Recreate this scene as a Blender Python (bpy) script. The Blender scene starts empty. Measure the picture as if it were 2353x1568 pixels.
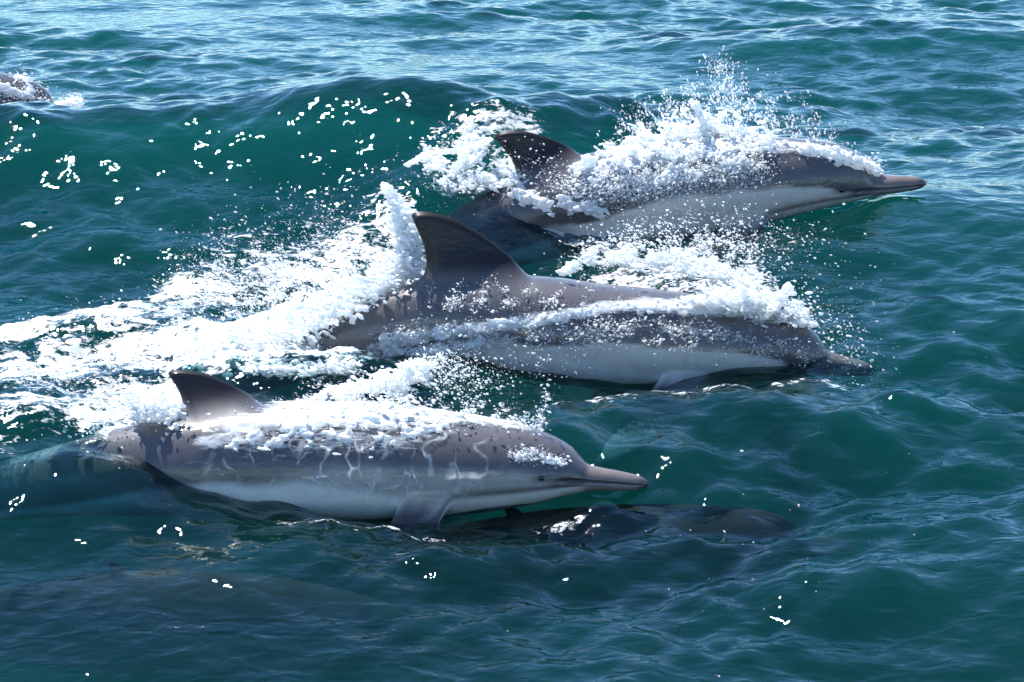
import bpy, math, random
import numpy as np

# ---------------------------------------------------------------- camera, sky, sun, exposure
sc = bpy.context.scene
CAM_H, PITCH, LENS = 2.88, math.radians(16.0), 120.0
FPX = LENS / 36.0 * 1024.0
cd = bpy.data.cameras.new('camera'); cam = bpy.data.objects.new('camera', cd)
sc.collection.objects.link(cam); sc.camera = cam
cam.location = (0, 0, CAM_H); cam.rotation_euler = (math.pi/2 - PITCH, 0, 0)
cd.lens = LENS; cd.sensor_width = 36.0; cd.clip_start = 0.1; cd.clip_end = 20000

SUN_EL, SUN_AZ = math.radians(64), math.radians(-40)        # azimuth from +Y towards +X
w = bpy.data.worlds.new('World'); sc.world = w; w.use_nodes = True
nt = w.node_tree; nt.nodes.clear()
sky = nt.nodes.new('ShaderNodeTexSky'); sky.sky_type = 'NISHITA'; sky.sun_disc = False
sky.air_density = 1.0; sky.dust_density = 0.0; sky.ozone_density = 7.0; sky.sun_elevation = SUN_EL; sky.sun_rotation = SUN_AZ
bg = nt.nodes.new('ShaderNodeBackground'); bg.inputs['Strength'].default_value = 0.128
wo = nt.nodes.new('ShaderNodeOutputWorld')
nt.links.new(sky.outputs[0], bg.inputs[0]); nt.links.new(bg.outputs[0], wo.inputs[0])

ld = bpy.data.lights.new('sun', 'SUN'); ld.energy = 5.0; ld.angle = math.radians(0.53); ld.color = (1.0, 0.975, 0.94)
sun = bpy.data.objects.new('sun', ld); sc.collection.objects.link(sun)
sun.location = (-6, 20, 30)
sun.rotation_euler = (-(math.pi/2 - SUN_EL), 0, -SUN_AZ)     # lamp shines along its -Z

sc.view_settings.view_transform = 'Standard'; sc.view_settings.look = 'None'
sc.view_settings.exposure = 1.2; sc.view_settings.gamma = 1.0; sc.view_settings.use_curve_mapping = False
cy = sc.cycles
cy.max_bounces = 8; cy.diffuse_bounces = 4; cy.glossy_bounces = 2; cy.transmission_bounces = 5
cy.volume_bounces = 0; cy.transparent_max_bounces = 16
cy.caustics_reflective = False; cy.caustics_refractive = False
cy.use_denoising = True; cy.sample_clamp_indirect = 6.0

# ---------------------------------------------------------------- helpers
C = sc.collection
rng = np.random.default_rng(7)
SP, CP = math.sin(PITCH), math.cos(PITCH)
D2P = 1024.0 / 2353.0                                        # measured coordinates -> 1024 px wide frame

def ray(u, v):
    u = np.asarray(u, float) * D2P; v = np.asarray(v, float) * D2P
    a = (u - 512.0) / FPX; b = (341.0 - v) / FPX
    return a, CP + b * SP, -SP + b * CP
def on_plane(u, v, Y):                                       # point on the vertical plane y = Y (distance of the animal's waterline)
    dx, dy, dz = ray(u, v); t = Y / dy
    return np.stack([dx * t, dy * t, CAM_H + dz * t], -1)
# added swell they ride on, shaped to dim near and brighten far reflections: slope towards and away from the boat along y, integrated to a height
_sy = np.linspace(-60, 120, 7201)
_sl = np.interp(_sy, [-20, -4, 3, 7.6, 9.2, 10.5, 11.6, 12.9, 19, 34, 60], [0, 0, .19, .19, .12, .06, 0, -.08, -.08, .03, 0])
_sh = np.cumsum(_sl) * (_sy[1] - _sy[0]); _sh -= np.interp(9.6, _sy, _sh)
def swell(y): return np.interp(y, _sy, _sh)
def on_sea(u, v, z=0.0):                                     # point on the swell (plus z)
    dx, dy, dz = ray(u, v); t = (z - CAM_H) / dz
    for _ in range(8): t = (swell(dy * t) + z - CAM_H) / dz
    return np.stack([dx * t, dy * t, np.zeros_like(dx * t) + swell(dy * t) + z], -1)
def water_plane(v, c):                                       # y of the vertical plane in which row v lies c above the swell
    dx, dy, dz = ray(1176, v); t = -CAM_H / dz
    for _ in range(12): t = (swell(dy * t) + c - CAM_H) / dz
    return float(dy * t)

def sstep(a, b, x):
    t = np.clip((x - a) / (b - a), 0, 1); return t * t * (3 - 2 * t)

_perm = np.random.default_rng(3).permutation(512)
_perm = np.concatenate([_perm, _perm, _perm])
_grad = np.random.default_rng(4).normal(size=(512, 3)); _grad /= np.linalg.norm(_grad, axis=1)[:, None]
def pn(x, y, z=0.0):                                         # gradient noise, about -1..1
    x, y, z = np.broadcast_arrays(np.asarray(x, float), np.asarray(y, float), np.asarray(z, float))
    xi = np.floor(x).astype(int); yi = np.floor(y).astype(int); zi = np.floor(z).astype(int)
    xf, yf, zf = x - xi, y - yi, z - zi
    u = xf*xf*xf*(xf*(xf*6-15)+10); v = yf*yf*yf*(yf*(yf*6-15)+10); ww = zf*zf*zf*(zf*(zf*6-15)+10)
    out = 0.0
    for dx in (0, 1):
        for dy in (0, 1):
            for dz in (0, 1):
                h = _perm[(_perm[(_perm[(xi+dx) & 511] + yi + dy) & 511] + zi + dz) & 511]
                g = _grad[h]
                d = g[..., 0]*(xf-dx) + g[..., 1]*(yf-dy) + g[..., 2]*(zf-dz)
                out = out + d * (u if dx else 1-u) * (v if dy else 1-v) * (ww if dz else 1-ww)
    return out * 1.6
def fbm(x, y, z=0.0, o=4, g=0.5):
    s = 0.0; a = 1.0; n = 0.0
    for i in range(o):
        s = s + a * pn(x * 2**i + 17.3*i, y * 2**i - 9.1*i, np.asarray(z) * 2**i + 3.7*i); n += a; a *= g
    return s / n

def pchip(xk, yk, x):
    xk = np.asarray(xk, float); yk = np.asarray(yk, float)
    h = np.diff(xk); d = np.diff(yk) / h; m = np.zeros_like(yk)
    for i in range(1, len(xk) - 1):
        if d[i-1] * d[i] > 0:
            w1 = 2*h[i] + h[i-1]; w2 = h[i] + 2*h[i-1]
            m[i] = (w1 + w2) / (w1/d[i-1] + w2/d[i])
    m[0] = d[0]; m[-1] = d[-1]
    k = np.clip(np.searchsorted(xk, x) - 1, 0, len(h) - 1)
    t = (x - xk[k]) / h[k]
    return ((1+2*t)*(1-t)**2)*yk[k] + t*(1-t)**2*h[k]*m[k] + t*t*(3-2*t)*yk[k+1] + t*t*(t-1)*h[k]*m[k+1]
def spline(xk, pk, x):                                       # smooth cubic through points (finite-difference tangents)
    xk = np.asarray(xk, float); pk = np.asarray(pk, float); m = np.gradient(pk, xk, axis=0)
    h = np.diff(xk); k = np.clip(np.searchsorted(xk, x) - 1, 0, len(h) - 1)
    t = ((x - xk[k]) / h[k])[:, None]; hh = h[k][:, None]
    return ((1+2*t)*(1-t)**2)*pk[k] + t*(1-t)**2*hh*m[k] + t*t*(3-2*t)*pk[k+1] + t*t*(t-1)*hh*m[k+1]

def make_mesh(name, verts, faces, mat, parent=None, smooth=True):
    me = bpy.data.meshes.new(name)
    verts = np.asarray(verts, np.float32); faces = np.asarray(faces, np.int32)
    me.vertices.add(len(verts)); me.vertices.foreach_set('co', verts.ravel())
    k = faces.shape[1]
    me.loops.add(faces.size); me.loops.foreach_set('vertex_index', faces.ravel())
    me.polygons.add(len(faces))
    me.polygons.foreach_set('loop_start', np.arange(0, faces.size, k, dtype=np.int32))
    me.polygons.foreach_set('loop_total', np.full(len(faces), k, np.int32))
    me.polygons.foreach_set('use_smooth', np.full(len(faces), smooth, bool))
    me.update(calc_edges=True); me.validate()
    me.materials.append(mat)
    o = bpy.data.objects.new(name, me); C.objects.link(o)
    if parent is not None: o.parent = parent
    return o
def tag(o, label=None, cat=None, group=None, kind=None):
    for k, v in (('label', label), ('category', cat), ('group', group), ('kind', kind)):
        if v: o[k] = v
    return o

def mat(name):
    m = bpy.data.materials.new(name); m.use_nodes = True; m.node_tree.nodes.clear()
    n = m.node_tree.nodes; l = m.node_tree.links
    def N(t, **kw):
        nd = n.new('ShaderNode' + t)
        for k, v in kw.items():
            if k in nd.inputs: nd.inputs[k].default_value = v
            else: setattr(nd, k, v)
        return nd
    return m, N, l.new

# ---------------------------------------------------------------- materials
def foam_shader(N, L):
    d = N('BsdfDiffuse', Color=(0.90, 0.92, 0.93, 1)); t = N('BsdfTranslucent', Color=(0.88, 0.92, 0.93, 1))
    g = N('BsdfGlossy', Color=(1, 1, 1, 1), Roughness=0.25)
    m1 = N('MixShader', Fac=0.55); L(d.outputs[0], m1.inputs[1]); L(t.outputs[0], m1.inputs[2])
    m2 = N('MixShader', Fac=0.06); L(m1.outputs[0], m2.inputs[1]); L(g.outputs[0], m2.inputs[2])
    return m2

def mat_foam():
    m, N, L = mat('white_water')
    o = N('OutputMaterial'); f = foam_shader(N, L); L(f.outputs[0], o.inputs['Surface'])
    return m

def mat_spray():
    m, N, L = mat('spray_drops')
    o = N('OutputMaterial'); f = foam_shader(N, L); t = N('BsdfTransparent'); x = N('MixShader', Fac=.28)
    L(f.outputs[0], x.inputs[1]); L(t.outputs[0], x.inputs[2]); L(x.outputs[0], o.inputs['Surface'])
    return m

def mat_sea():
    m, N, L = mat('sea_water')
    o = N('OutputMaterial'); tc = N('TexCoord')
    # fine ripples
    mp = N('Mapping'); mp.inputs['Scale'].default_value = (0.75, 1.25, 1); mp.inputs['Rotation'].default_value = (0, 0, 0.25)
    L(tc.outputs['Object'], mp.inputs[0])
    n1 = N('TexNoise', Scale=16.0, Detail=2.0, Roughness=0.42, Distortion=0.5); L(mp.outputs[0], n1.inputs['Vector'])
    bp = N('Bump', Strength=0.42, Distance=0.02); L(n1.outputs[0], bp.inputs['Height'])
    fr = N('Fresnel', IOR=1.333); L(bp.outputs[0], fr.inputs['Normal'])
    tr = N('BsdfTransparent', Color=(0.97, 0.99, 1.0, 1))
    gl = N('BsdfGlossy', Color=(.80, .94, 1, 1), Roughness=0.055, distribution='BECKMANN'); L(bp.outputs[0], gl.inputs['Normal'])
    mx = N('MixShader'); L(fr.outputs[0], mx.inputs[0]); L(tr.outputs[0], mx.inputs[1]); L(gl.outputs[0], mx.inputs[2])
    # foam lace, driven by the foam attribute of the mesh
    at = N('Attribute', attribute_name='foam')
    mp2 = N('Mapping'); mp2.inputs['Scale'].default_value = (0.7, 1.15, 1); mp2.inputs['Rotation'].default_value = (0, 0, -0.2)
    L(tc.outputs['Object'], mp2.inputs[0])
    na = N('TexNoise', Scale=9.0, Detail=6.0, Roughness=0.62, Distortion=1.2); L(mp2.outputs[0], na.inputs['Vector'])
    nb = N('TexNoise', Scale=48.0, Detail=3.0, Roughness=0.6, Distortion=0.8); L(mp2.outputs[0], nb.inputs['Vector'])
    mixn = N('Mix'); mixn.data_type = 'FLOAT'; mixn.inputs[0].default_value = 0.42
    L(na.outputs[0], mixn.inputs[2]); L(nb.outputs[0], mixn.inputs[3])
    # noise 0.3..0.7 -> 0..1, then threshold against 1 - foam
    r = N('MapRange'); r.inputs['From Min'].default_value = 0.32; r.inputs['From Max'].default_value = 0.68; r.clamp = False
    L(mixn.outputs[0], r.inputs[0])
    ad = N('Math', operation='ADD'); L(r.outputs[0], ad.inputs[0]); L(at.outputs['Fac'], ad.inputs[1])
    th = N('MapRange'); th.inputs['From Min'].default_value = 1.0; th.inputs['From Max'].default_value = 1.22; th.interpolation_type = 'SMOOTHSTEP'
    L(ad.outputs[0], th.inputs[0])
    gt = N('Math', operation='GREATER_THAN'); gt.inputs[1].default_value = 0.015; L(at.outputs['Fac'], gt.inputs[0])
    mk = N('Math', operation='MULTIPLY'); L(th.outputs[0], mk.inputs[0]); L(gt.outputs[0], mk.inputs[1])
    fo = foam_shader(N, L)
    m2 = N('MixShader'); L(mk.outputs[0], m2.inputs[0]); L(mx.outputs[0], m2.inputs[1]); L(fo.outputs[0], m2.inputs[2])
    L(m2.outputs[0], o.inputs['Surface'])
    # turbid green-blue water body
    SS = (0.005, 0.215, 0.178); SA = (3.0, 0.80, 0.80)
    ds = max(SS); da = max(SA)
    vs = N('VolumeScatter', Color=(SS[0]/ds, SS[1]/ds, SS[2]/ds, 1), Density=ds, Anisotropy=0.55)
    va = N('VolumeAbsorption', Color=(1-SA[0]/da, 1-SA[1]/da, 1-SA[2]/da, 1), Density=da)
    # (scatter colour below 1 does not absorb by itself: both coefficients are set separately)
    av = N('AddShader'); L(vs.outputs[0], av.inputs[0]); L(va.outputs[0], av.inputs[1])
    L(av.outputs[0], o.inputs['Volume'])
    return m

def mat_skin(name='dolphin_skin', coat=.9, rough=.40):
    m, N, L = mat(name)
    o = N('OutputMaterial'); tc = N('TexCoord')
    at = N('Attribute', attribute_name='skin')
    n1 = N('TexNoise', Scale=30.0, Detail=5.0, Roughness=0.6); L(tc.outputs['Object'], n1.inputs['Vector'])
    r = N('MapRange'); r.inputs['From Min'].default_value = 0.25; r.inputs['From Max'].default_value = 0.75
    r.inputs['To Min'].default_value = 0.86; r.inputs['To Max'].default_value = 1.14; L(n1.outputs[0], r.inputs[0])
    mu = N('VectorMath', operation='SCALE'); L(at.outputs['Color'], mu.inputs[0]); L(r.outputs[0], mu.inputs['Scale'])
    mpv = N('Mapping'); mpv.inputs['Scale'].default_value = (.35, 1, 1); mpv.inputs['Rotation'].default_value = (0, .35, 0); L(tc.outputs['Object'], mpv.inputs[0])
    n2 = N('TexNoise', Scale=38.0, Detail=4.0, Distortion=.7); L(mpv.outputs[0], n2.inputs['Vector'])
    bp = N('Bump', Strength=0.30, Distance=0.010); L(n2.outputs[0], bp.inputs['Height'])
    p = N('BsdfPrincipled', Roughness=rough, IOR=1.4 if coat else 1.06)
    p.inputs['Coat Weight'].default_value = coat; p.inputs['Specular IOR Level'].default_value = .3; p.inputs['Coat Roughness'].default_value = 0.07
    cw = N('Math', operation='MULTIPLY'); cw.inputs[1].default_value = coat; L(at.outputs['Alpha'], cw.inputs[0]); L(cw.outputs[0], p.inputs['Coat Weight'])
    sw = N('Math', operation='MULTIPLY'); sw.inputs[1].default_value = .3; L(at.outputs['Alpha'], sw.inputs[0]); L(sw.outputs[0], p.inputs['Specular IOR Level'])
    L(mu.outputs[0], p.inputs['Base Color']); L(bp.outputs[0], p.inputs['Coat Normal'])
    L(p.outputs[0], o.inputs['Surface'])
    return m

def mat_eye():
    m, N, L = mat('dark_eye')
    o = N('OutputMaterial'); p = N('BsdfPrincipled', Roughness=0.08); p.inputs['Base Color'].default_value = (0.01, 0.009, 0.01, 1)
    n = N('TexNoise', Scale=60.0); r = N('MapRange'); r.inputs['To Min'].default_value = 0.05; r.inputs['To Max'].default_value = 0.15
    L(n.outputs[0], r.inputs[0]); L(r.outputs[0], p.inputs['Roughness']); L(p.outputs[0], o.inputs['Surface'])
    return m
M_SPRAY = mat_spray()
M_FOAM, M_SEA, M_SKIN, M_EYE = mat_foam(), mat_sea(), mat_skin(), mat_eye()
M_SKIN_UNDER = mat_skin('dolphin_skin_under_water', 0.0, .8)       # skin against water hardly mirrors

# ---------------------------------------------------------------- where the animals swim (vertical planes at their waterlines)
YA, YB, YC, YD = water_plane(1073, .01), water_plane(780, .0), water_plane(425, .10), water_plane(262, .0)

# ---------------------------------------------------------------- sea surface
WV = []
_r = np.random.default_rng(21)
for lam, amp, spread, cnt in ((2.6, .016, .35, 3), (1.3, .011, .5, 5), (.75, .0075, .65, 7), (.42, .0046, .8, 9), (.24, .0028, .9, 11), (.14, .0015, 1.0, 12)):
    for i in range(cnt):
        l_ = lam * _r.uniform(.75, 1.3); th = -1.45 + _r.normal(0, spread); ph = _r.uniform(0, 6.283)
        WV.append((2*math.pi/l_*math.cos(th), 2*math.pi/l_*math.sin(th), ph, amp * _r.uniform(.6, 1.2) * l_/lam, l_))

def px(pts): return np.asarray(pts, float)
_cr = px([(-900, 290, .18), (0, 266, .20), (200, 266, .21), (420, 250, .23), (560, 236, .25), (680, 207, .29), (800, 195, .31), (950, 213, .30), (1150, 248, .26), (1400, 275, .20), (1550, 290, .11), (1700, 300, .04), (2000, 300, .0)])
_crp = np.array([on_sea(a, b, c) for a, b, c in _cr])
def crest(x, y):
    yc = np.interp(x, _crp[:, 0], _crp[:, 1]); am = np.interp(x, _crp[:, 0], _cr[:, 2])
    d = y - yc
    f = np.where(d < 0, np.exp(-(d/.50)**2), np.exp(-(d/.55)**2))
    return am * f * 1.12 - .35 * am * np.exp(-((d + 1.15)/.6)**2)
def gb(x, y, cx, cy_, sx, sy, rot=0.0):
    c, s = math.cos(rot), math.sin(rot); X = (x-cx)*c + (y-cy_)*s; Y = -(x-cx)*s + (y-cy_)*c
    return np.exp(-(X/sx)**2 - (Y/sy)**2)
def gbp(x, y, u, v, sx, sy, rot=0.0):
    p = on_sea(u, v); return gb(x, y, p[0], p[1], sx, sy, rot)

def height(x, y, cell=0.0):
    h = swell(y) * np.exp(-(np.maximum(0, np.abs(x) - 12)/25.0)**2)
    near = np.exp(-np.maximum(0, np.hypot(x, y - 11) - 7) / 60.0)
    wx = x + .06 * pn(x*1.7, y*1.7, 5.0); wy = y + .06 * pn(x*1.7, y*1.7, 9.0)
    gain = 0.75 + 0.9 * pn(x*.5 + 3, y*.5, 2.0)
    gain = np.clip(gain, .25, 1.5)
    calm = 1 - .35*sstep(11.8, 14, y) - .3*sstep(9, 7.5, y) - .12*gbp(x, y, 500, 330, 1.6, .9) - .25*gbp(x, y, 1950, 560, .8, .7)
    for kx, ky, ph, a, l_ in WV:
        fade = np.clip((l_/np.maximum(cell, 1e-6) - 3) / 3, 0, 1)
        p = kx*wx + ky*wy + ph
        h += calm * (.35 + .65*near) * a * fade * (np.sin(p) + .22*np.cos(2*p)) * (gain if l_ < .9 else 1)
    h += crest(x, y) * near
    # swell to the right, the wave carrying the far-right animal, and the troughs along the animals' flanks
    h += .13 * gbp(x, y, 2250, 118, 1.5, .6, .1) - .06 * gbp(x, y, 2250, 230, 1.5, .6, .1)
    h += .030 * gb(x, y, on_plane(2000, 420, YC)[0], YC - .05, .8, .45)
    h -= .060 * gb(x, y, on_plane(1650, 420, YC)[0], YC - .22, .62, .24)
    h -= .065 * gb(x, y, on_plane(1480, 780, YB)[0], YB - .20, .72, .26)
    h -= .040 * gb(x, y, on_plane(980, 1050, YA)[0], YA - .20, .70, .26)
    h += .125 * gb(x, y, on_plane(60, 1060, YA)[0], YA - .02, .55, .34)
    h += .055 * gb(x, y, on_plane(1020, 480, YC)[0], YC - .10, .62, .40)
    h += .05 * gbp(x, y, 650, 885, .34, .20, -.15)
    h -= .04 * gbp(x, y, 1250, 560, .6, .35)
    return h

def seg_dist(x, y, p):                                       # distance to polyline
    best = np.full(x.shape, 1e9); bt = np.zeros(x.shape)
    for i in range(len(p) - 1):
        ax, ay = p[i, 0], p[i, 1]; bx, by = p[i+1, 0] - ax, p[i+1, 1] - ay
        t = np.clip(((x-ax)*bx + (y-ay)*by) / (bx*bx + by*by), 0, 1)
        d = np.hypot(x - ax - t*bx, y - ay - t*by); k = d < best
        best = np.where(k, d, best); bt = np.where(k, i + t, bt)
    return best, bt
# strokes of foam on the water: points (u, v, width m, strength)
FOAM = [
    [(945, 570, .09, .85), (860, 660, .22, 1.0), (700, 770, .22, 1.05), (520, 815, .16, .95), (330, 850, .10, .7)],
    [(640, 800, .16, 1.1), (480, 800, .14, .95), (300, 800, .10, .75), (120, 860, .12, .7), (-150, 900, .14, .7)],
    [(400, 600, .05, .8), (300, 660, .05, .85), (180, 710, .045, .85), (60, 745, .04, .85), (-150, 770, .04, .7)],
    [(380, 690, .10, .7), (200, 780, .16, .72), (60, 820, .16, .72), (-200, 850, .16, .7)],
    [(420, 620, .14, .60), (600, 580, .16, .62), (760, 560, .14, .66), (880, 520, .12, .7)],
    [(60, 960, .14, .62), (200, 960, .14, .6), (330, 940, .10, .75), (410, 950, .08, .95)],
    [(-100, 1060, .12, .66), (80, 1030, .12, .66), (230, 1010, .08, .6)],
    [(1400, 600, .10, .75), (1550, 610, .12, .72), (1720, 640, .10, .7)],
    [(1020, 455, .05, .6), (1130, 450, .06, .7), (1220, 445, .06, .7)],
    [(1150, 480, .05, .62), (1280, 515, .05, .66), (1420, 530, .04, .55)],
    [(640, 1195, .018, .46), (900, 1205, .02, .52), (1150, 1190, .02, .46), (1330, 1155, .015, .4)],
    [(1080, 900, .02, .5), (1350, 925, .022, .5), (1650, 905, .02, .5), (1850, 870, .02, .55), (1960, 860, .02, .45)],
    [(1500, 545, .02, .5), (1800, 500, .02, .5), (2000, 460, .02, .45)],
    [(-60, 250, .10, .9), (60, 262, .08, .7), (170, 262, .05, .5)],
    [(800, 850, .05, .9), (600, 850, .05, .8)],
    [(1500, 560, .08, .55), (1800, 560, .1, .35)],
    [(60, 1060, .05, .5), (160, 1045, .06, .7), (280, 1045, .07, .8), (400, 1045, .05, .85)],
]
def foam(x, y):
    f = np.zeros_like(x)
    for st in FOAM:
        p = np.array([on_sea(a, b) for a, b, c, d in st]); ws = np.array([c for a, b, c, d in st]); ss = np.array([d for a, b, c, d in st])
        q = p.copy(); q[:, 1] *= .45
        d, t = seg_dist(x, y*.45, q); k = np.arange(len(ws))
        wd = np.interp(t, k, ws); s = np.interp(t, k, ss) * .98
        f = np.maximum(f, s * np.exp(-(d/wd)**2 * .9))
    return np.where(f < .03, 0, f)

def graded(lo, hi, step, far, grow=1.16):
    core = list(np.arange(lo, hi, step)); a = []; p = lo; s = step
    while p > -far:
        s *= grow; p -= s; a.append(p)
    b = []; p = core[-1]; s = step
    while p < far:
        s *= grow; p += s; b.append(p)
    return np.array(a[::-1] + core + b)
gx = graded(-2.6, 2.6, .0085, 3000); gy = graded(6.9, 18.5, .0125, 3000, 1.05)
X, Y = np.meshgrid(gx, gy)
cellx = np.gradient(gx)[None, :] * np.ones_like(X); celly = np.gradient(gy)[:, None] * np.ones_like(X)
FO = foam(X, Y)
Z = height(X, Y, np.maximum(cellx, celly))
Z += np.clip(FO*1.3, 0, 1) * .020 * fbm(X*20, Y*20, 1.5, 4, .6) + np.clip(FO, 0, 1) * .012
ny, nx = X.shape
V = np.stack([X, Y, Z], -1).reshape(-1, 3)
idx = np.arange(nx*ny).reshape(ny, nx)
F = np.stack([idx[:-1, :-1], idx[:-1, 1:], idx[1:, 1:], idx[1:, :-1]], -1).reshape(-1, 4)
# closed body of water: skirt and floor
per = np.concatenate([idx[0, :], idx[1:, -1], idx[-1, -2::-1], idx[-2:0:-1, 0]])
base = len(V); low = V[per].copy(); low[:, 2] = -25.0
V = np.concatenate([V, low, [[0, 0, -25.0]]])
n = len(per); k = np.arange(n); k2 = (k + 1) % n
F2 = np.stack([per[k2], per[k], base + k, base + k2], -1)
ctr = base + n
F3 = np.stack([base + k2, base + k, np.full(n, ctr)], -1)
def sea_mesh():
    me = bpy.data.meshes.new('sea')
    quads = np.concatenate([F, F2]).astype(np.int32); tris = F3.astype(np.int32)
    me.vertices.add(len(V)); me.vertices.foreach_set('co', V.astype(np.float32).ravel())
    loops = np.concatenate([quads.ravel(), tris.ravel()])
    me.loops.add(len(loops)); me.loops.foreach_set('vertex_index', loops)
    nf = len(quads) + len(tris); me.polygons.add(nf)
    tot = np.concatenate([np.full(len(quads), 4), np.full(len(tris), 3)]).astype(np.int32)
    me.polygons.foreach_set('loop_total', tot)
    me.polygons.foreach_set('loop_start', np.concatenate([[0], np.cumsum(tot)[:-1]]).astype(np.int32))
    me.polygons.foreach_set('use_smooth', np.ones(nf, bool))
    me.update(calc_edges=True)
    a = me.attributes.new('foam', 'FLOAT', 'POINT')
    vals = np.zeros(len(V), np.float32); vals[:nx*ny] = FO.ravel(); a.data.foreach_set('value', vals)
    me.materials.append(M_SEA)
    o = bpy.data.objects.new('sea', me); C.objects.link(o); return o
sea = tag(sea_mesh(), 'choppy teal green sea with foam streaks and sun glints', None, None, 'structure')
del X, Y, Z, V, F

# ---------------------------------------------------------------- dolphins
PS = [0, .004, .012, .03, .06, .068, .076, .088, .11, .14, .18, .25, .33, .42, .5, .6, .7, .8, .88, .94, .98, 1.0]
PT = [.002, .006, .0095, .0125, .016, .018, .025, .037, .049, .057, .062, .069, .074, .075, .071, .060, .046, .033, .023, .015, .009, .003]
PB = [.002, .006, .0095, .0120, .016, .018, .020, .024, .033, .043, .053, .066, .074, .075, .070, .056, .043, .032, .024, .016, .009, .003]
PW = [.002, .006, .0095, .0130, .019, .021, .025, .033, .043, .052, .060, .068, .072, .070, .063, .048, .033, .020, .012, .009, .008, .003]

def arc_curve(pts, n):
    pts = np.asarray(pts, float)
    t = np.arange(len(pts)); f = spline(t, pts, np.linspace(0, len(pts)-1, 400))
    d = np.concatenate([[0], np.cumsum(np.linalg.norm(np.diff(f, axis=0), axis=1))]); d /= d[-1]
    q = np.linspace(0, 1, n)
    return np.stack([np.interp(q, d, f[:, i]) for i in range(f.shape[1])], -1)

DORSAL = [(0, 0), (.020, .020), (.045, .045), (.070, .067), (.100, .088), (.130, .099), (.150, .101), (.157, .096), (.152, .080), (.143, .055), (.138, .030), (.140, .012), (.150, 0)]
FLIPPER = [(0, 0), (.020, .030), (.055, .070), (.095, .102), (.135, .120), (.142, .115), (.130, .093), (.110, .062), (.090, .035), (.074, .014), (.070, 0)]
FLUKE = [(0, 0), (.018, .03), (.045, .075), (.080, .115), (.100, .125), (.104, .120), (.090, .080), (.078, .045), (.070, .018), (.060, 0)]

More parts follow.
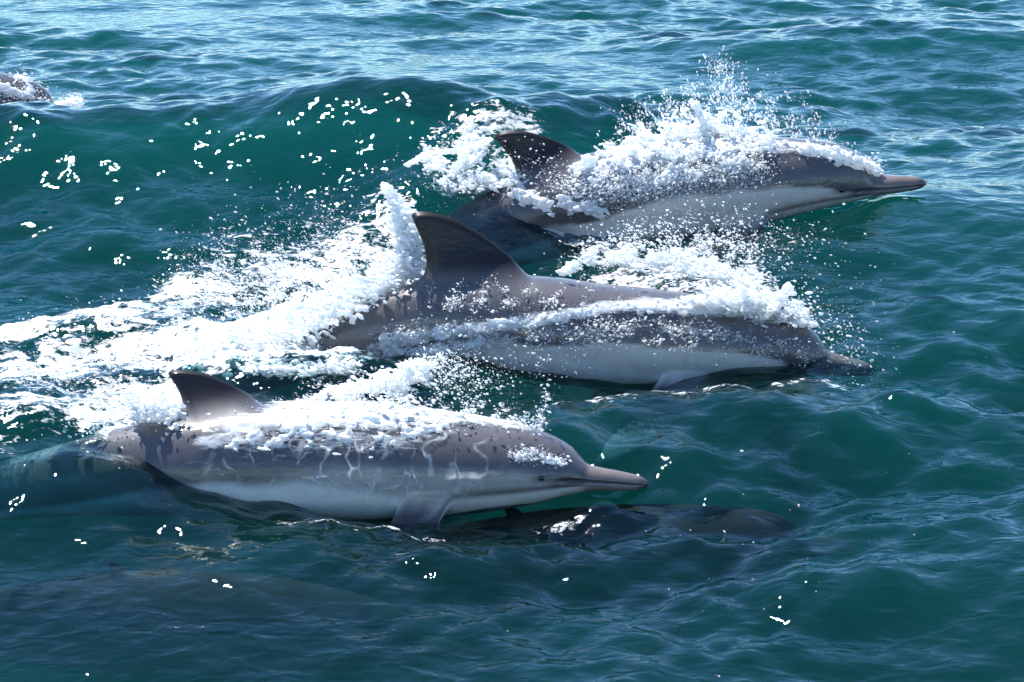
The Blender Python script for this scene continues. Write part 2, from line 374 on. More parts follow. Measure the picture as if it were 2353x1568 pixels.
class Dolphin:
    NT = 96
    def __init__(self, L, skeleton, dorsal=1.0, roll=0.0, dback=0.0, flip=0.0, edge_off=0.0, tone=1.0, soft=2.0, pale=1.0, flip_size=1.0, dorsal_h=1.0):
        """skeleton: list of (s, world point); s = 0 beak tip, 1 = fluke notch"""
        self.L = L; self.edge_off = edge_off; self.tone = tone; self.soft = soft; self.pale_k = pale
        sk = np.array([k[0] for k in skeleton]); P = np.array([k[1] for k in skeleton], float)
        rings = np.unique(np.concatenate([np.linspace(0, .09, 46), np.linspace(.09, .445, 72), np.linspace(.445, .63, 70), np.linspace(.63, 1, 62)]))
        self.S = rings
        cen = spline(sk, P, rings)
        T = np.gradient(cen, rings, axis=0); T /= np.linalg.norm(T, axis=1)[:, None]     # towards the tail
        up = np.array([0, 0, 1.0]); U = up - T * (T @ up)[:, None]; U /= np.linalg.norm(U, axis=1)[:, None]
        W = np.cross(U, T)                                                                  # side
        rl = np.full(len(rings), roll)
        self.U = U*np.cos(rl)[:, None] + W*np.sin(rl)[:, None]; self.W = W*np.cos(rl)[:, None] - U*np.sin(rl)[:, None]
        if self.W[len(rings)//3, 1] > 0: self.W = -self.W                                  # +W looks at the boat
        self.T, self.cen = T, cen
        self.tp = pchip(PS, PT, rings)*L; self.bt = pchip(PS, PB, rings)*L; self.wd = pchip(PS, PW, rings)*L
        nr, NT = len(rings), self.NT
        ph = np.linspace(0, 2*math.pi, NT, endpoint=False)                                  # 0 = top, +90 deg = boat side
        R, PH = np.meshgrid(np.arange(nr), ph, indexing='ij')
        self.R, self.PH = R, PH
        pos = self.point(R, PH)
        # mouth groove along the beak
        for side in (1, -1):
            a = np.degrees(np.where(PH > math.pi, PH - 2*math.pi, PH)) * side
            g = np.exp(-((a - 98)/4.5)**2) * sstep(.004, .012, rings[R]) * (1 - sstep(.085, .10, rings[R]))
            pos -= (g * .0055 * L)[..., None] * (self.W[R] * side)
        self.fins = []
        def fin(s0, s1, col0, k, outline, chord_dir, span_dir, thick_dir, scale, th):
            ids = np.where((rings >= s0) & (rings <= s1))[0]
            cc = np.linspace(0, 1, len(ids)); out = arc_curve(outline, len(ids))
            a0, a1 = outline[0][0], outline[-1][0]
            i0, i1 = ids[0], ids[-1]
            base0 = pos[i0, col0].copy(); base1 = pos[i1, col0].copy()
            basep = pos[ids, col0].copy()
            sidep = {j: pos[ids, (col0 + j) % NT].copy() for j in range(-k, k+1)}
            cdir = base1 - base0; cl = np.linalg.norm(cdir); cdir /= cl
            sp = span_dir - cdir * (cdir @ span_dir); sp /= np.linalg.norm(sp)
            td = np.cross(cdir, sp); td *= np.sign(td @ thick_dir)
            edge = base0 + (out[:, :1]*scale*L) * cdir + (out[:, 1:2]*scale*L) * sp
            blend0 = sstep(0, .10, cc)[:, None]; blend1 = 1 - sstep(.93, 1, cc)[:, None]
            edge = basep + (edge - basep) * np.maximum(np.minimum(blend0**.6, blend1**.6), 0)
            for j in range(-k, k+1):
                t = 1 - abs(j)/k
                line = basep + (edge - basep) * t
                off = sidep[j] - basep
                foil = th * scale * L * (np.sin(math.pi*np.clip(cc, 0, 1))**.6) * (1 - t)**.55 * (1 - .25*(1-t))
                keep = (1 - t)**2.2
                orig = sidep[j]; b = np.minimum(sstep(0, .16, cc), 1 - sstep(.90, 1, cc))[:, None]
                newp = line + off * keep + (td * (np.sign(j) if True else 0)) * (foil * (1 - keep))[:, None] * (1 if (sidep[k] - sidep[-k])[len(ids)//2] @ td > 0 else -1)
                pos[ids, (col0 + j) % NT] = orig*(1 - b) + newp*b
        Um = lambda s: self.U[np.argmin(abs(rings - s))]; Wm = lambda s: self.W[np.argmin(abs(rings - s))]; Tm = lambda s: self.T[np.argmin(abs(rings - s))]
        d0 = .462 + dback; fin(d0, d0 + .15*dorsal, 0, 9, [(a_, h_*dorsal_h) for a_, h_ in DORSAL], None, Um(.53), Wm(.53), dorsal, .011)
        for sd in (1, -1):
            sp = Wm(.25)*sd*.66 - Um(.25)*(.42 + flip)
            fin(.215, .285, (int(round(sd*130/360*NT))) % NT, 5, FLIPPER, None, sp, Um(.25), flip_size, .008)
            fin(.93, .99, (int(sd*NT/4)) % NT, 6, FLUKE, None, Wm(.96)*sd, Um(.96), 1.0, .007)
        self.pos = pos
    def point(self, R, PH, off=0.0):
        c, s = np.cos(PH), np.sin(PH)
        v = np.where(c > 0, self.tp[R], self.bt[R]) + off; wdt = self.wd[R] + off
        return self.cen[R] + self.U[R]*(v*c)[..., None] + self.W[R]*(wdt*s)[..., None]
    def at(self, s, phi, off=0.0):                                                         # arrays of s and phi (radians)
        s = np.asarray(s, float); f = lambda a: np.stack([np.interp(s, self.S, a[:, i]) for i in range(3)], -1)
        c, sn = np.cos(phi), np.sin(phi)
        v = np.where(c > 0, np.interp(s, self.S, self.tp), np.interp(s, self.S, self.bt)) + off; wdt = np.interp(s, self.S, self.wd) + off
        return f(self.cen) + f(self.U)*(v*c)[..., None] + f(self.W)*(wdt*sn)[..., None]
    def colours(self):
        S = self.S[self.R]; a = np.degrees(np.abs(np.where(self.PH > math.pi, self.PH - 2*math.pi, self.PH)))
        wob = 5 * fbm(S*16, self.PH*1.5, 3.0, 3); a2 = a + wob
        col = np.zeros(S.shape + (3,))
        def mixc(c, m): col[:] = col*(1 - m[..., None]) + np.array(c)*m[..., None]
        cape = (.066, .061, .064); flank = (.13, .12, .122); pale = tuple(np.array((.52, .50, .455))*self.pale_k); belly = (.66, .66, .63); dark = (.030, .028, .034)
        mixc(cape, np.ones(S.shape))
        edge = pchip([0, .10, .2, .35, .47, .52, .62, .8, 1], [92, 92, 82, 82, 96, 88, 70, 60, 60], S) + self.edge_off*sstep(.12, .2, S)
        mixc(flank, sstep(edge - self.soft, edge + self.soft, a2) * sstep(.46, .54, S))
        mixc(pale, sstep(edge - self.soft, edge + self.soft, a2) * (1 - sstep(.46, .54, S)) * sstep(.09, .12, S))
        mixc(belly, sstep(112, 124, a2 + 12*sstep(.25, .4, S) - 25*sstep(.5, .75, S)) * (1 - sstep(.72, .86, S)) * sstep(.03, .10, S))
        # dark band from jaw to flipper, dark eye patch
        ln = np.interp(S, [.08, .24], [112, 122]); mixc((.06, .055, .06), np.exp(-((a - ln)/6)**2) * sstep(.07, .10, S) * (1 - sstep(.23, .26, S)) * .75)
        mixc(dark, np.exp(-((S - .118)/.010)**2 - ((a - 92)/9)**2) * .95)
        mixc(dark, np.exp(-((a - 90)/5)**2) * sstep(.066, .075, S) * (1 - sstep(.11, .12, S)) * .8)
        # head and beak
        bk = 1 - sstep(.066, .074, S)
        mixc((.12, .098, .09), bk * (1 - sstep(88, 94, a)))
        mixc((.20, .19, .19), bk * sstep(94, 100, a))
        mixc((.045, .04, .042), bk * np.exp(-((a - 98)/5)**2) * .85)
        mixc((.045, .04, .042), bk * (1 - sstep(.004, .016, S)))
        mixc((.05, .045, .05), np.exp(-((S - .071)/.004)**2) * (1 - sstep(95, 110, a)) * .8)
        # fins
        fm = np.zeros(S.shape)
        Lf = np.linalg.norm(self.pos - self.point(self.R, self.PH), axis=-1) / self.L
        fm = sstep(.008, .030, Lf)
        mixc((.012, .011, .013), fm * (a < 60)); mixc((.085, .075, .08), fm * (a >= 60))
        col *= self.tone  # tone darkens the skin: painted-in shade for the distant and submerged animals
        self.gloss = 1 - fm * np.where(a >= 60, 1.0, .6)
        return col
    def build(self, label, skin=None):
        nr, NT = len(self.S), self.NT
        root = bpy.data.objects.new('dolphin', None); C.objects.link(root)
        i0 = np.argmin(abs(self.S - .45)); loc = self.cen[i0].copy(); loc[2] -= self.bt[i0]; root.location = loc
        root.empty_display_size = .2
        V = self.pos.reshape(-1, 3) - loc
        idx = np.arange(nr*NT).reshape(nr, NT); nxt = np.roll(idx, -1, axis=1)
        F = np.stack([idx[:-1], nxt[:-1], nxt[1:], idx[1:]], -1).reshape(-1, 4)
        caps = []
        tipn = len(V); V = np.concatenate([V, [self.pos[0].mean(0) - loc, self.pos[-1].mean(0) - loc]])
        me = bpy.data.meshes.new('body')
        tris = np.concatenate([np.stack([np.full(NT, tipn), nxt[0], idx[0]], -1), np.stack([np.full(NT, tipn+1), idx[-1], nxt[-1]], -1)])
        loops = np.concatenate([F.ravel(), tris.ravel()]).astype(np.int32)
        me.vertices.add(len(V)); me.vertices.foreach_set('co', V.astype(np.float32).ravel())
        me.loops.add(len(loops)); me.loops.foreach_set('vertex_index', loops)
        tot = np.concatenate([np.full(len(F), 4), np.full(len(tris), 3)]).astype(np.int32)
        me.polygons.add(len(tot)); me.polygons.foreach_set('loop_total', tot)
        me.polygons.foreach_set('loop_start', np.concatenate([[0], np.cumsum(tot)[:-1]]).astype(np.int32))
        me.polygons.foreach_set('use_smooth', np.ones(len(tot), bool)); me.update(calc_edges=True)
        # outward normals
        j = len(F)//3; f = F[j]; nrm = np.cross(V[f[1]]-V[f[0]], V[f[2]]-V[f[0]])
        if nrm @ (V[f].mean(0) - (self.cen[j//NT] - loc)) < 0: me.flip_normals()
        col = self.colours().reshape(-1, 3); col = np.concatenate([col, col[:1], col[-1:]])
        at = me.attributes.new('skin', 'FLOAT_COLOR', 'POINT')
        at.data.foreach_set('color', np.concatenate([col, np.concatenate([self.gloss.ravel(), [1, 1]])[:, None]], 1).astype(np.float32).ravel())
        me.materials.append(skin or M_SKIN)
        b = bpy.data.objects.new('body', me); C.objects.link(b); b.parent = root
        # eyes
        for sd in (1, -1):
            p = self.at(np.array([.118]), np.array([sd*math.radians(92)]), -.0030*self.L)[0] - loc
            r = .0055*self.L; u = np.linspace(0, math.pi, 9); v = np.linspace(0, 2*math.pi, 13)[:-1]
            uu, vv = np.meshgrid(u, v, indexing='ij')
            E = np.stack([np.sin(uu)*np.cos(vv)*r*1.25, np.sin(uu)*np.sin(vv)*r*.7, np.cos(uu)*r*.85], -1).reshape(-1, 3) + p
            ix = np.arange(9*12).reshape(9, 12); q = np.stack([ix[:-1], np.roll(ix, -1, 1)[:-1], np.roll(ix, -1, 1)[1:], ix[1:]], -1).reshape(-1, 4)
            make_mesh('eye', E, q, M_EYE, root)
        tag(root, label, 'dolphin', 'pod of dolphins')
        self.root = root
        return root

def skel(Yp, L, pts, yaw=0.0, tail=None):
    """pts: (s, u, v[, dy]) measured on the photograph, lying on the plane y = Yp + dy"""
    out = []
    for p in pts:
        dy = p[3] if len(p) > 3 else 0.0
        out.append((p[0], on_plane(p[1], p[2], Yp + dy)))
    return out

dolA = Dolphin(2.2, skel(YA, 2.2, [(0, 1490, 1112, -.05), (.07, 1345, 1098, -.04), (.14, 1205, 1085, -.02), (.25, 980, 1072), (.35, 790, 1066), (.46, 590, 1066), (.56, 400, 1075), (.70, 130, 1110, .03), (.85, -160, 1165, .08), (1, -440, 1240, .12)]), dorsal=.76, dback=-.018, roll=-.22, flip=1.3, edge_off=9, soft=13.0, pale=.66, dorsal_h=.74)
dolA.build('dolphin with foam across its back and a grey brown beak just above the water')
dolB = Dolphin(2.15, skel(YB, 2.15, [(0, 2012, 852), (.07, 1895, 833), (.14, 1770, 805), (.25, 1570, 785), (.35, 1400, 775), (.46, 1220, 752), (.56, 1050, 735), (.68, 850, 770), (.82, 640, 840), (1, 380, 960)]), dorsal=1.05, flip=.1, flip_size=1.25)
dolB.build('dolphin between two others with the tallest curved dorsal fin and a long pale flank patch')
dolC = Dolphin(2.3, skel(YC, 2.3, [(0, 2128, 420), (.07, 2005, 424), (.14, 1890, 412), (.25, 1700, 422), (.35, 1530, 440), (.46, 1350, 470), (.56, 1195, 515), (.70, 965, 610), (.85, 725, 730), (1, 490, 850)]), dorsal=.76, roll=.06, dback=-.018, flip=.5)
dolC.build('dolphin under the tallest burst of spray with its beak raised clear of the water')
dolD = Dolphin(2.2, skel(YD, 2.2, [(0, 205, 276), (.07, 128, 264), (.14, 50, 252), (.25, -80, 242), (.35, -200, 240), (.46, -340, 232), (.6, -520, 262), (.8, -770, 320), (1, -1020, 390)]), dorsal=.9, tone=.5)
dolD.build('distant dolphin breaking the surface beyond the wave crest, its dark head half in splash')
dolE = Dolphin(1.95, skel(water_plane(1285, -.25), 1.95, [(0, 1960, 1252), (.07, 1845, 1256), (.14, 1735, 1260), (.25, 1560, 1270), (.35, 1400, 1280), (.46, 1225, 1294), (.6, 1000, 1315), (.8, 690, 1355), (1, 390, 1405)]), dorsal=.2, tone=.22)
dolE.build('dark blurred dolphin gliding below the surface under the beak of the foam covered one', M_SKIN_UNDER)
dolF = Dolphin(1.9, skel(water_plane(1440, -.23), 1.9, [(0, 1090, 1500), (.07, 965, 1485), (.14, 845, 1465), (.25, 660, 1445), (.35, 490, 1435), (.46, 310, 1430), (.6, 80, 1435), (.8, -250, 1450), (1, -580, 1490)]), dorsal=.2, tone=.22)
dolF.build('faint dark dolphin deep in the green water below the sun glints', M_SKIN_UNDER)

# ---------------------------------------------------------------- clear water sheeting over the flanks
def mat_film():
    m, N, L = mat('foamy_water_film')
    o = N('OutputMaterial'); tc = N('TexCoord')
    mx = N('BsdfTransparent')
    at = N('Attribute', attribute_name='foam')
    mp = N('Mapping'); mp.inputs['Rotation'].default_value = (0, .30, 0); mp.inputs['Scale'].default_value = (.24, 1, 1); L(tc.outputs['Object'], mp.inputs[0])
    na = N('TexNoise', Scale=16.0, Detail=5.0, Roughness=.6, Distortion=1.0); L(mp.outputs[0], na.inputs['Vector'])
    nb = N('TexNoise', Scale=75.0, Detail=4.0, Roughness=.65, Distortion=1.4); L(mp.outputs[0], nb.inputs['Vector'])
    mi = N('Mix'); mi.data_type = 'FLOAT'; mi.inputs[0].default_value = .5; L(na.outputs[0], mi.inputs[2]); L(nb.outputs[0], mi.inputs[3])
    r = N('MapRange'); r.inputs['From Min'].default_value = .32; r.inputs['From Max'].default_value = .68; r.clamp = False; L(mi.outputs[0], r.inputs[0])
    ad = N('Math', operation='ADD'); L(r.outputs[0], ad.inputs[0]); L(at.outputs['Fac'], ad.inputs[1])
    th = N('MapRange'); th.inputs['From Min'].default_value = 1.0; th.inputs['From Max'].default_value = 1.55; th.interpolation_type = 'SMOOTHSTEP'; L(ad.outputs[0], th.inputs[0])
    gt = N('MapRange'); gt.inputs['From Min'].default_value = .05; gt.inputs['From Max'].default_value = .35; L(at.outputs['Fac'], gt.inputs[0])
    gm = N('Math', operation='MULTIPLY'); L(th.outputs[0], gm.inputs[0]); L(gt.outputs[0], gm.inputs[1])
    # painted caustics: rippled sunlight drawn on the flank as white lines
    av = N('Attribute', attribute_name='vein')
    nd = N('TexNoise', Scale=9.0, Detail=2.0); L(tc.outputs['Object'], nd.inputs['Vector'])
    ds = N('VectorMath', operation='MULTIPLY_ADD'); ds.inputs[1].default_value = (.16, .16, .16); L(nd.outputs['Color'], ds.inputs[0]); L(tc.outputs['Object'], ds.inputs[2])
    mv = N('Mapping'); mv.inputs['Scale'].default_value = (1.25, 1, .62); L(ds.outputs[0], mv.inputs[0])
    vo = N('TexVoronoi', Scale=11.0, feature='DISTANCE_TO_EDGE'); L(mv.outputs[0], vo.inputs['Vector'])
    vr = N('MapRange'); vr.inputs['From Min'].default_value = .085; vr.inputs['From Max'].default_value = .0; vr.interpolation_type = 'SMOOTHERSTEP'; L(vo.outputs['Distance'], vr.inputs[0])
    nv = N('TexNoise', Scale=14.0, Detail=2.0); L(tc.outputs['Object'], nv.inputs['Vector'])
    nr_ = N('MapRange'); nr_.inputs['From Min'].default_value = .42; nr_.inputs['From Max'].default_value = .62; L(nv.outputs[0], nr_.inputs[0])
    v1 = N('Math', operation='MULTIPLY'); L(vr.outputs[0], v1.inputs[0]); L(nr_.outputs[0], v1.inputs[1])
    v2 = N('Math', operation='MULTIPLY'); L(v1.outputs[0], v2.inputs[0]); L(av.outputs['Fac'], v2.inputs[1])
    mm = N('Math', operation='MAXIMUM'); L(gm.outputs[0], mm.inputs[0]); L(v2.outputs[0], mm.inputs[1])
    fo = foam_shader(N, L); m2 = N('MixShader'); L(mm.outputs[0], m2.inputs[0]); L(mx.outputs[0], m2.inputs[1]); L(fo.outputs[0], m2.inputs[2])
    L(m2.outputs[0], o.inputs['Surface']); return m
M_FILM = mat_film()
def project(P):
    x, y, z = P[..., 0], P[..., 1], P[..., 2] - CAM_H
    dep = y*CP - z*SP; up = y*SP + z*CP
    return (512 + FPX*x/dep)/D2P, (341 - FPX*up/dep)/D2P
def film(d, strokes, s0, s1, p0, p1, label, seed, painted_caustics=None):
    ns, npn = 300, 130
    S, P = np.meshgrid(np.linspace(s0, s1, ns), np.radians(np.linspace(p0, p1, npn)), indexing='ij')
    a = (S - s0)/(s1 - s0); b = (P - P.min())/(P.max() - P.min())
    edge = sstep(0, .12, a) * (1 - sstep(.88, 1, a)) * sstep(0, .12, b) * (1 - sstep(.92, 1, b))
    q0 = d.at(S.ravel(), P.ravel()); u, v = project(q0)
    f = np.zeros(len(u))
    for st in strokes:                                         # where the foam runs, measured on the photograph
        st = np.array(st, float); dd, t = seg_dist(u, v, st); k = np.arange(len(st))
        f = np.maximum(f, np.interp(t, k, st[:, 3]) * np.exp(-(dd/np.interp(t, k, st[:, 2]))**2))
    fg = f.reshape(S.shape)
    off = -.004 + edge * (.009 + .004*fbm(S*26, P*3.2, seed, 3) + .004*np.clip(fg, 0, 1)*(1 + fbm(S*50, P*7, seed + 2, 3)))
    i = np.arange(ns*npn).reshape(ns, npn); Q = np.stack([i[:-1, :-1], i[1:, :-1], i[1:, 1:], i[:-1, 1:]], -1).reshape(-1, 4)
    ff = (f*edge.ravel()); vn = np.zeros(len(ff))
    if painted_caustics:
        deg = np.degrees(P); vn = (painted_caustics[4] * sstep(painted_caustics[0], painted_caustics[0] + .06, S) * (1 - sstep(painted_caustics[1] - .06, painted_caustics[1], S)) * sstep(painted_caustics[2], painted_caustics[2] + 22, deg) * (1 - sstep(painted_caustics[3] - 22, painted_caustics[3], deg))).ravel()
    def sheet(off_, keep, m_):
        q = d.at(S.ravel(), P.ravel(), off_.ravel()); o = make_mesh('water_film', q, Q[keep(np.maximum(ff, vn)[Q].max(1), ff[Q].min(1))], m_)
        at = o.data.attributes.new('foam', 'FLOAT', 'POINT'); at.data.foreach_set('value', ff.astype(np.float32))
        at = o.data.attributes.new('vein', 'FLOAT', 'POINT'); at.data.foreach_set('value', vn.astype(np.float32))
        return tag(o, label, None, None, 'stuff')
    return sheet(off, lambda a_, b_: a_ > .05, M_FILM)
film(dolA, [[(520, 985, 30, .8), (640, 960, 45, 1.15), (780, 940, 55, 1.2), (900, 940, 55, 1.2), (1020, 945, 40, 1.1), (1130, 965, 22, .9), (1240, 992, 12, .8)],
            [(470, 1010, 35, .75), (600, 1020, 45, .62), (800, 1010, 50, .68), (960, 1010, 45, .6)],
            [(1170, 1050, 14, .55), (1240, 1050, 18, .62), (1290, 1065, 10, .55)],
            [(430, 1060, 30, .5), (520, 1080, 30, .45)]], .10, .60, -80, 150, 'foamy water sheeting and painted light ripples over the dolphin with the grey brown beak', 3.0, (.15, .54, 35, 130, .8))
film(dolB, [[(790, 830, 18, .9), (900, 785, 24, 1.0), (1000, 762, 24, 1.05), (1150, 748, 22, 1.0), (1300, 725, 20, 1.05), (1450, 702, 20, 1.1), (1600, 708, 24, 1.1), (1720, 712, 30, 1.1), (1830, 735, 26, 1.0)],
            [(850, 830, 30, .7), (980, 800, 34, .72), (1100, 785, 34, .66), (1300, 765, 28, .62), (1500, 755, 26, .6), (1720, 770, 26, .6)],
            [(1000, 700, 30, .45), (1250, 690, 24, .5)], [(640, 800, 40, .8), (720, 790, 35, .55)]], .08, .80, -60, 150, 'foamy water sheeting over the tall finned dolphin', 8.0)
film(dolC, [[(1330, 395, 25, 1.0), (1430, 370, 38, 1.2), (1560, 345, 45, 1.2), (1700, 335, 36, 1.1), (1830, 340, 20, .95), (1930, 362, 16, .95), (2020, 398, 12, .9)],
            [(1280, 440, 30, .62), (1450, 420, 36, .72), (1600, 400, 36, .72), (1740, 375, 30, .66)],
            [(1250, 470, 30, .6), (1400, 470, 30, .45)]], .07, .62, -80, 150, 'foamy water sheeting over the dolphin with the raised beak', 12.0)

# ---------------------------------------------------------------- white water and spray
from mathutils import Vector
from mathutils.bvhtree import BVHTree
def bvh_of(d):
    nr, NT = len(d.S), d.NT; idx = np.arange(nr*NT).reshape(nr, NT); nxt = np.roll(idx, -1, axis=1)
    F = np.stack([idx[:-1], nxt[:-1], nxt[1:], idx[1:]], -1).reshape(-1, 4)
    return BVHTree.FromPolygons([tuple(p) for p in d.pos.reshape(-1, 3)], F.tolist())
for d in (dolA, dolB, dolC, dolD): d.bvh = bvh_of(d)

_g = (1 + 5**.5) / 2
ICO_V = np.array([(-1,_g,0),(1,_g,0),(-1,-_g,0),(1,-_g,0),(0,-1,_g),(0,1,_g),(0,-1,-_g),(0,1,-_g),(_g,0,-1),(_g,0,1),(-_g,0,-1),(-_g,0,1)], float)
ICO_V /= np.linalg.norm(ICO_V[0])
ICO_F = np.array([(0,11,5),(0,5,1),(0,1,7),(0,7,10),(0,10,11),(1,5,9),(5,11,4),(11,10,2),(10,7,6),(7,1,8),(3,9,4),(3,4,2),(3,2,6),(3,6,8),(3,8,9),(4,9,5),(2,4,11),(6,2,10),(8,6,7),(9,8,1)])

def sample(stroke, n, seed, thr=-1.0, cl=38.0):
    """points spread about a stroke of (u, v, width); clumped by noise"""
    r = np.random.default_rng(seed); st = np.array(stroke, float)
    seg = np.hypot(np.diff(st[:, 0]), np.diff(st[:, 1])) * (st[:-1, 2] + st[1:, 2])
    cum = np.concatenate([[0], np.cumsum(seg)]); cum /= cum[-1]
    out = np.zeros((0, 2)); tries = 0
    while len(out) < n and tries < 14:
        tries += 1
        t = np.interp(r.uniform(size=n), cum, np.arange(len(st))); k = np.arange(len(st))
        u, v, wd = (np.interp(t, k, st[:, i]) for i in range(3))
        p = np.stack([u + r.normal(size=n)*wd*.75, v + r.normal(size=n)*wd*.6], -1)
        p = p[fbm(p[:, 0]/cl, p[:, 1]/cl*1.3, seed*.37, 3) + .12*r.normal(size=len(p)) > thr]
        out = np.concatenate([out, p])
    return out[:n]

def place(uv, Yp, dy, seed, skin=None, lift=.012, sea_=False):
    r = np.random.default_rng(seed + 999)
    if sea_:
        p = on_sea(uv[:, 0], uv[:, 1]); p[:, 2] = height(p[:, 0], p[:, 1], np.full(len(p), .011)) + np.abs(r.normal(size=len(p)))*dy
        return p
    P = on_plane(uv[:, 0], uv[:, 1], Yp + r.normal(size=len(uv))*dy)
    if skin is not None:
        o = Vector((0, 0, CAM_H)); dx, dyy, dz = ray(uv[:, 0], uv[:, 1]); off = np.abs(r.normal(size=len(uv)))*lift
        for i in range(len(uv)):
            dv = Vector((dx[i], dyy[i], dz[i])).normalized()
            loc, nrm, _, _ = skin.bvh.ray_cast(o, dv)
            if loc is not None: P[i] = np.array(loc) + np.array(nrm if nrm.dot(dv) < 0 else -nrm)*off[i]
    return P

def blobs(P, R, seed, stretch=1.0, axis=(-1, 0, .25)):
    r = np.random.default_rng(seed + 5); n = len(P)
    q = r.normal(size=(n, 4)); q /= np.linalg.norm(q, axis=1)[:, None]
    a, b, c, d = q.T
    M = np.stack([np.stack([a*a+b*b-c*c-d*d, 2*(b*c-a*d), 2*(b*d+a*c)], -1), np.stack([2*(b*c+a*d), a*a-b*b+c*c-d*d, 2*(c*d-a*b)], -1), np.stack([2*(b*d-a*c), 2*(c*d+a*b), a*a-b*b-c*c+d*d], -1)], 1)
    V = np.einsum('nij,kj->nki', M, ICO_V)
    V *= r.uniform(.75, 1.25, size=(n, 1, 3))
    ax = np.array(axis, float) + r.normal(size=(n, 3))*.35; ax /= np.linalg.norm(ax, axis=1)[:, None]
    st = 1 + (stretch - 1) * r.uniform(.2, 1, size=n)
    V = V + (np.einsum('nki,ni->nk', V, ax) * (st - 1)[:, None])[..., None] * ax[:, None, :]
    V = V * R[:, None, None] + P[:, None, :]
    F = ICO_F[None] + (np.arange(n)*12)[:, None, None]
    return V.reshape(-1, 3), F.reshape(-1, 3)

def radii(n, lo, hi, seed, p=2.0):
    return lo * (hi/lo) ** (np.random.default_rng(seed + 77).uniform(size=n)**p)

def whitewater(mass, drops, base, mass_label, drop_label, voxel=.0030):
    """mass: clots of foam fused into one lumpy surface; drops: loose droplets"""
    vs, fs, nv = [], [], 0
    for k, e in enumerate(mass):
        seed = base + k*13
        uv = sample(e['st'], int(e['n']*1.9), seed, e.get('thr', -1), e.get('cl', 38.0))
        P = place(uv, e['Y'], e.get('dy', .04), seed, e.get('skin'), e.get('lift', .010), e.get('sea', False))
        v, f = blobs(P, radii(len(P), e.get('lo', .0026), e.get('hi', .0075), seed), seed, e.get('stretch', 3.2), e.get('axis', (-1, 0, .3)))
        vs.append(v); fs.append(f + nv); nv += len(v)
    if vs:
        o = make_mesh('white_water', np.concatenate(vs), np.concatenate(fs), M_FOAM)
        md = o.modifiers.new('fuse', 'REMESH'); md.mode = 'VOXEL'; md.voxel_size = voxel; md.use_smooth_shade = True
        sm = o.modifiers.new('flow', 'SMOOTH'); sm.factor = .5; sm.iterations = 8
        dg = bpy.context.evaluated_depsgraph_get(); me = bpy.data.meshes.new_from_object(o.evaluated_get(dg))
        o.modifiers.clear(); old = o.data; o.data = me; me.name = 'white_water'; bpy.data.meshes.remove(old)
        n = len(me.vertices); co = np.zeros(n*3, np.float32); me.vertices.foreach_get('co', co); co = co.reshape(-1, 3)
        nr = np.zeros(n*3, np.float32); me.vertices.foreach_get('normal', nr); nr = nr.reshape(-1, 3)
        co = co + nr * (.0016*fbm(co[:, 0]*90, co[:, 1]*90, co[:, 2]*90, 2))[:, None]
        me.vertices.foreach_set('co', co.astype(np.float32).ravel()); me.update()
        me.polygons.foreach_set('use_smooth', np.ones(len(me.polygons), bool))
        if not me.materials: me.materials.append(M_FOAM)
        tag(o, mass_label, None, None, 'stuff')
    vs, fs, nv = [], [], 0
    for k, e in enumerate(drops):
        seed = base + 500 + k*13
        uv = sample(e['st'], int(e['n']*2.8), seed, e.get('thr', -1), e.get('cl', 38.0))
        P = place(uv, e['Y'], e.get('dy', .08), seed, e.get('skin'), e.get('lift', .012), e.get('sea', False))
        v, f = blobs(P, radii(len(P), e.get('lo', .0006), e.get('hi', .0034), seed, 2.6), seed, e.get('stretch', 2.4), e.get('axis', (-1, 0, .3)))
        vs.append(v); fs.append(f + nv); nv += len(v)
    if vs:
        o = make_mesh('spray', np.concatenate(vs), np.concatenate(fs), M_SPRAY); tag(o, drop_label, None, None, 'stuff')

E = lambda st, n, Y, **k: dict(st=st, n=n, Y=Y, **k)
# round the foam-backed dolphin
whitewater(
    [E([(640, 975, 22), (760, 955, 40), (900, 940, 42), (1020, 950, 28), (1120, 968, 11), (1230, 990, 7)], 260, YA, skin=dolA, thr=.12, lift=.006, stretch=3),
     E([(480, 1015, 16), (600, 1000, 28), (760, 1000, 30), (900, 1000, 28), (1020, 990, 20)], 250, YA, skin=dolA, thr=.22, lift=.006, hi=.007, stretch=3),
     E([(660, 950, 14), (780, 915, 22), (900, 885, 28), (980, 840, 22)], 1500, YA + .22, dy=.06, thr=-.05),
     E([(300, 905, 6), (330, 940, 22), (390, 955, 30), (420, 985, 16)], 1900, YA + .06, dy=.05, thr=-.3),
     E([(1185, 1050, 7), (1250, 1050, 9), (1290, 1068, 6)], 45, YA, skin=dolA, lo=.002, hi=.005, thr=.05, lift=.004)],
    [E([(600, 960, 40), (800, 930, 50), (1000, 930, 40), (1250, 975, 18)], 900, YA, skin=dolA, thr=.0, lift=.004),
     E([(980, 860, 30), (1000, 820, 30), (1100, 880, 50)], 350, YA + .2),
     E([(1225, 985, 12), (1250, 940, 10), (1260, 900, 8)], 60, YA + .02),
     E([(300, 930, 40), (200, 980, 60)], 500, YA + .1, dy=.15),
     E([(1180, 1045, 16), (1240, 1050, 14), (1295, 1068, 10)], 260, YA, skin=dolA, lift=.006)],
    100, 'white foam washing over the back of the dolphin with the grey brown beak', 'spray drops flying off the foam covered back')
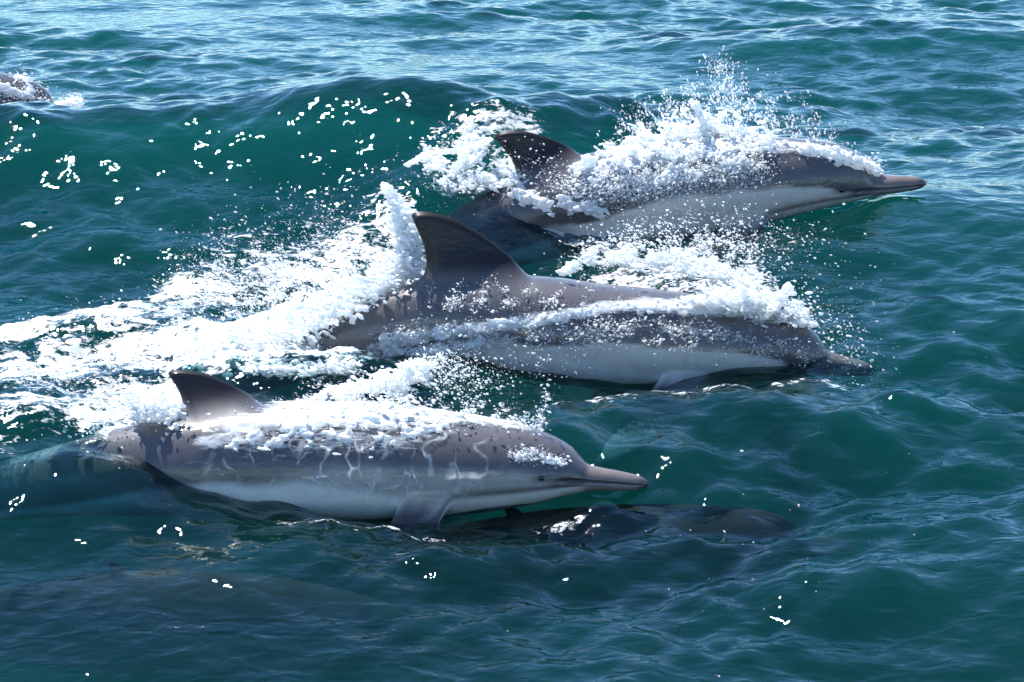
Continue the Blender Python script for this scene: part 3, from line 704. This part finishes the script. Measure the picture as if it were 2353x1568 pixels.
# round the tall-finned dolphin
whitewater(
    [E([(885, 425, 5), (925, 490, 16), (940, 560, 26), (915, 630, 34), (860, 670, 32)], 2900, YB + .12, dy=.06, thr=-.25),
     E([(880, 650, 30), (760, 710, 34), (640, 775, 40), (540, 800, 36), (440, 820, 26)], 3300, YB + .05, dy=.16, thr=-.2, hi=.011),
     E([(800, 830, 10), (900, 785, 16), (1000, 762, 17), (1150, 748, 15), (1300, 727, 13), (1450, 707, 12), (1600, 707, 15), (1720, 705, 20), (1820, 730, 18)], 450, YB - .1, skin=dolB, thr=.06, lift=.007, hi=.007, stretch=3),
     E([(1580, 695, 12), (1700, 690, 26), (1800, 705, 32), (1850, 740, 12)], 2100, YB - .02, dy=.06, thr=-.12),
     E([(1795, 690, 8), (1812, 655, 4)], 120, YB, dy=.02, axis=(.2, 0, 1), stretch=3), E([(1830, 735, 8), (1875, 747, 3)], 110, YB - .03, dy=.02, axis=(1, 0, 0), stretch=3),
     E([(1290, 625, 6), (1370, 590, 18), (1500, 590, 26), (1620, 620, 28), (1740, 660, 22)], 1800, YB + .30, dy=.10, thr=.05),
     E([(820, 845, 14), (700, 850, 12), (560, 850, 10)], 700, YB - .35, dy=.05, thr=-.2),
     E([(880, 800, 24), (1000, 800, 26), (1100, 790, 20)], 600, YB - .15, skin=dolB, thr=.12, stretch=3.5, axis=(-1, 0, -.5), hi=.006)],
    [E([(400, 640, 50), (600, 600, 70), (820, 560, 60)], 2300, YB, sea=True, dy=.05, thr=.02),
     E([(420, 720, 60), (650, 700, 60), (850, 600, 50)], 1200, YB + .1, dy=.15, thr=.0),
     E([(900, 780, 40), (1100, 770, 42), (1400, 760, 36), (1700, 790, 34), (1850, 820, 24)], 1500, YB, skin=dolB, stretch=2.5, axis=(-1, 0, -.4), thr=-.05),
     E([(1000, 690, 26), (1250, 680, 26), (1450, 690, 20)], 380, YB, skin=dolB, thr=.05),
     E([(1350, 580, 40), (1550, 570, 60), (1720, 600, 60)], 1500, YB + .3, dy=.2, thr=-.05),
     E([(1750, 660, 50), (1880, 720, 50), (1980, 860, 60)], 330, YB - .05, dy=.15),
     E([(640, 810, 40), (740, 800, 30)], 500, YB, skin=dolB),
     E([(1000, 870, 40), (1300, 840, 60)], 160, YB - .25),
     E([(100, 900, 120), (350, 800, 80)], 900, YB, sea=True, dy=.03, thr=.05),
     E([(2150, 700, 260), (2000, 1100, 300), (1500, 1350, 320)], 26, YB, sea=True, dy=.002, lo=.0006, hi=.003)],
    2000, 'white wake and curling foam round the dolphin with the tall fin', 'spray drops round the tall finned dolphin')
# round the spray-topped dolphin
whitewater(
    [E([(1335, 392, 12), (1420, 362, 30), (1550, 330, 38), (1680, 330, 30), (1800, 335, 16)], 800, YC, skin=dolC, thr=.05, lift=.02, stretch=3),
     E([(1400, 350, 14), (1500, 310, 28), (1620, 290, 34), (1740, 300, 24)], 1500, YC + .08, dy=.05, thr=.04),
     E([(1190, 445, 14), (1280, 470, 16), (1380, 490, 12)], 420, YC, skin=dolC, thr=.05, lift=.008, stretch=4),
     E([(980, 470, 14), (1100, 470, 16), (1200, 480, 14)], 500, YC - .1, sea=True, dy=.012, thr=.08, stretch=4),
     E([(1840, 345, 8), (1920, 355, 10), (2000, 388, 10), (2030, 405, 6)], 700, YC, skin=dolC, thr=-.05, hi=.007),
     E([(1020, 425, 16), (1110, 425, 22), (1180, 405, 24), (1210, 425, 14)], 1700, YC + .05, dy=.06, thr=-.15),
     E([(935, 380, 3), (980, 352, 3), (1050, 346, 3)], 220, YC - .2, dy=.02, lo=.003, hi=.006), E([(1040, 395, 4), (1075, 345, 3), (1130, 318, 3)], 220, YC + .05, dy=.02, lo=.003, hi=.006),
     E([(1330, 430, 18), (1450, 420, 22), (1600, 390, 24), (1720, 370, 18)], 300, YC, skin=dolC, thr=.16, stretch=3, hi=.006, axis=(-1, 0, -.5)),
     E([(1620, 285, 8), (1590, 230, 5)], 120, YC, dy=.03, axis=(-.2, 0, 1), stretch=3)],
    [E([(1660, 230, 32), (1665, 180, 34), (1650, 140, 24)], 260, YC + .05, dy=.12, axis=(0, 0, 1)),
     E([(1450, 310, 50), (1600, 250, 60), (1780, 270, 60), (1900, 330, 30)], 1500, YC + .05, dy=.12, thr=-.05, axis=(-.4, 0, 1)),
     E([(1300, 430, 34), (1450, 430, 40), (1600, 410, 40), (1750, 380, 36)], 2000, YC, skin=dolC, stretch=2.2, axis=(-1, 0, -.3), lo=.001, hi=.004),
     E([(1880, 340, 18), (2020, 385, 18)], 350, YC, dy=.05),
     E([(1000, 400, 60), (1150, 380, 50)], 500, YC, dy=.1, thr=.0),
     E([(1450, 540, 60), (1650, 530, 70), (1850, 560, 60)], 420, YC - .5, dy=.25),
     E([(1900, 560, 60), (1980, 780, 120)], 60, YC - .6, dy=.3),
     E([(1230, 370, 40), (1280, 410, 40)], 60, YC, skin=dolC)],
    5000, 'white burst of water thrown up over the dolphin with the raised beak', 'fine spray hanging above the dolphin with the raised beak')
# round the distant dolphin
whitewater(
    [E([(-60, 190, 20), (0, 185, 16), (40, 180, 12), (70, 195, 7)], 520, YD + .05, dy=.05, thr=.0), E([(-40, 205, 16), (30, 205, 14), (80, 222, 8)], 260, YD, dy=.04, thr=.2, skin=dolD, lift=.008), E([(128, 245, 7), (165, 242, 11), (185, 232, 8)], 380, YD - .05, dy=.04, thr=-.05)],
    [E([(-20, 215, 20), (60, 222, 16), (110, 235, 10)], 300, YD, skin=dolD), E([(20, 180, 26), (90, 200, 26)], 200, YD), E([(150, 230, 16), (185, 225, 16)], 120, YD)],
    8000, 'small white splash over the head of the distant dolphin', 'spray drops at the snout of the distant dolphin', .006)
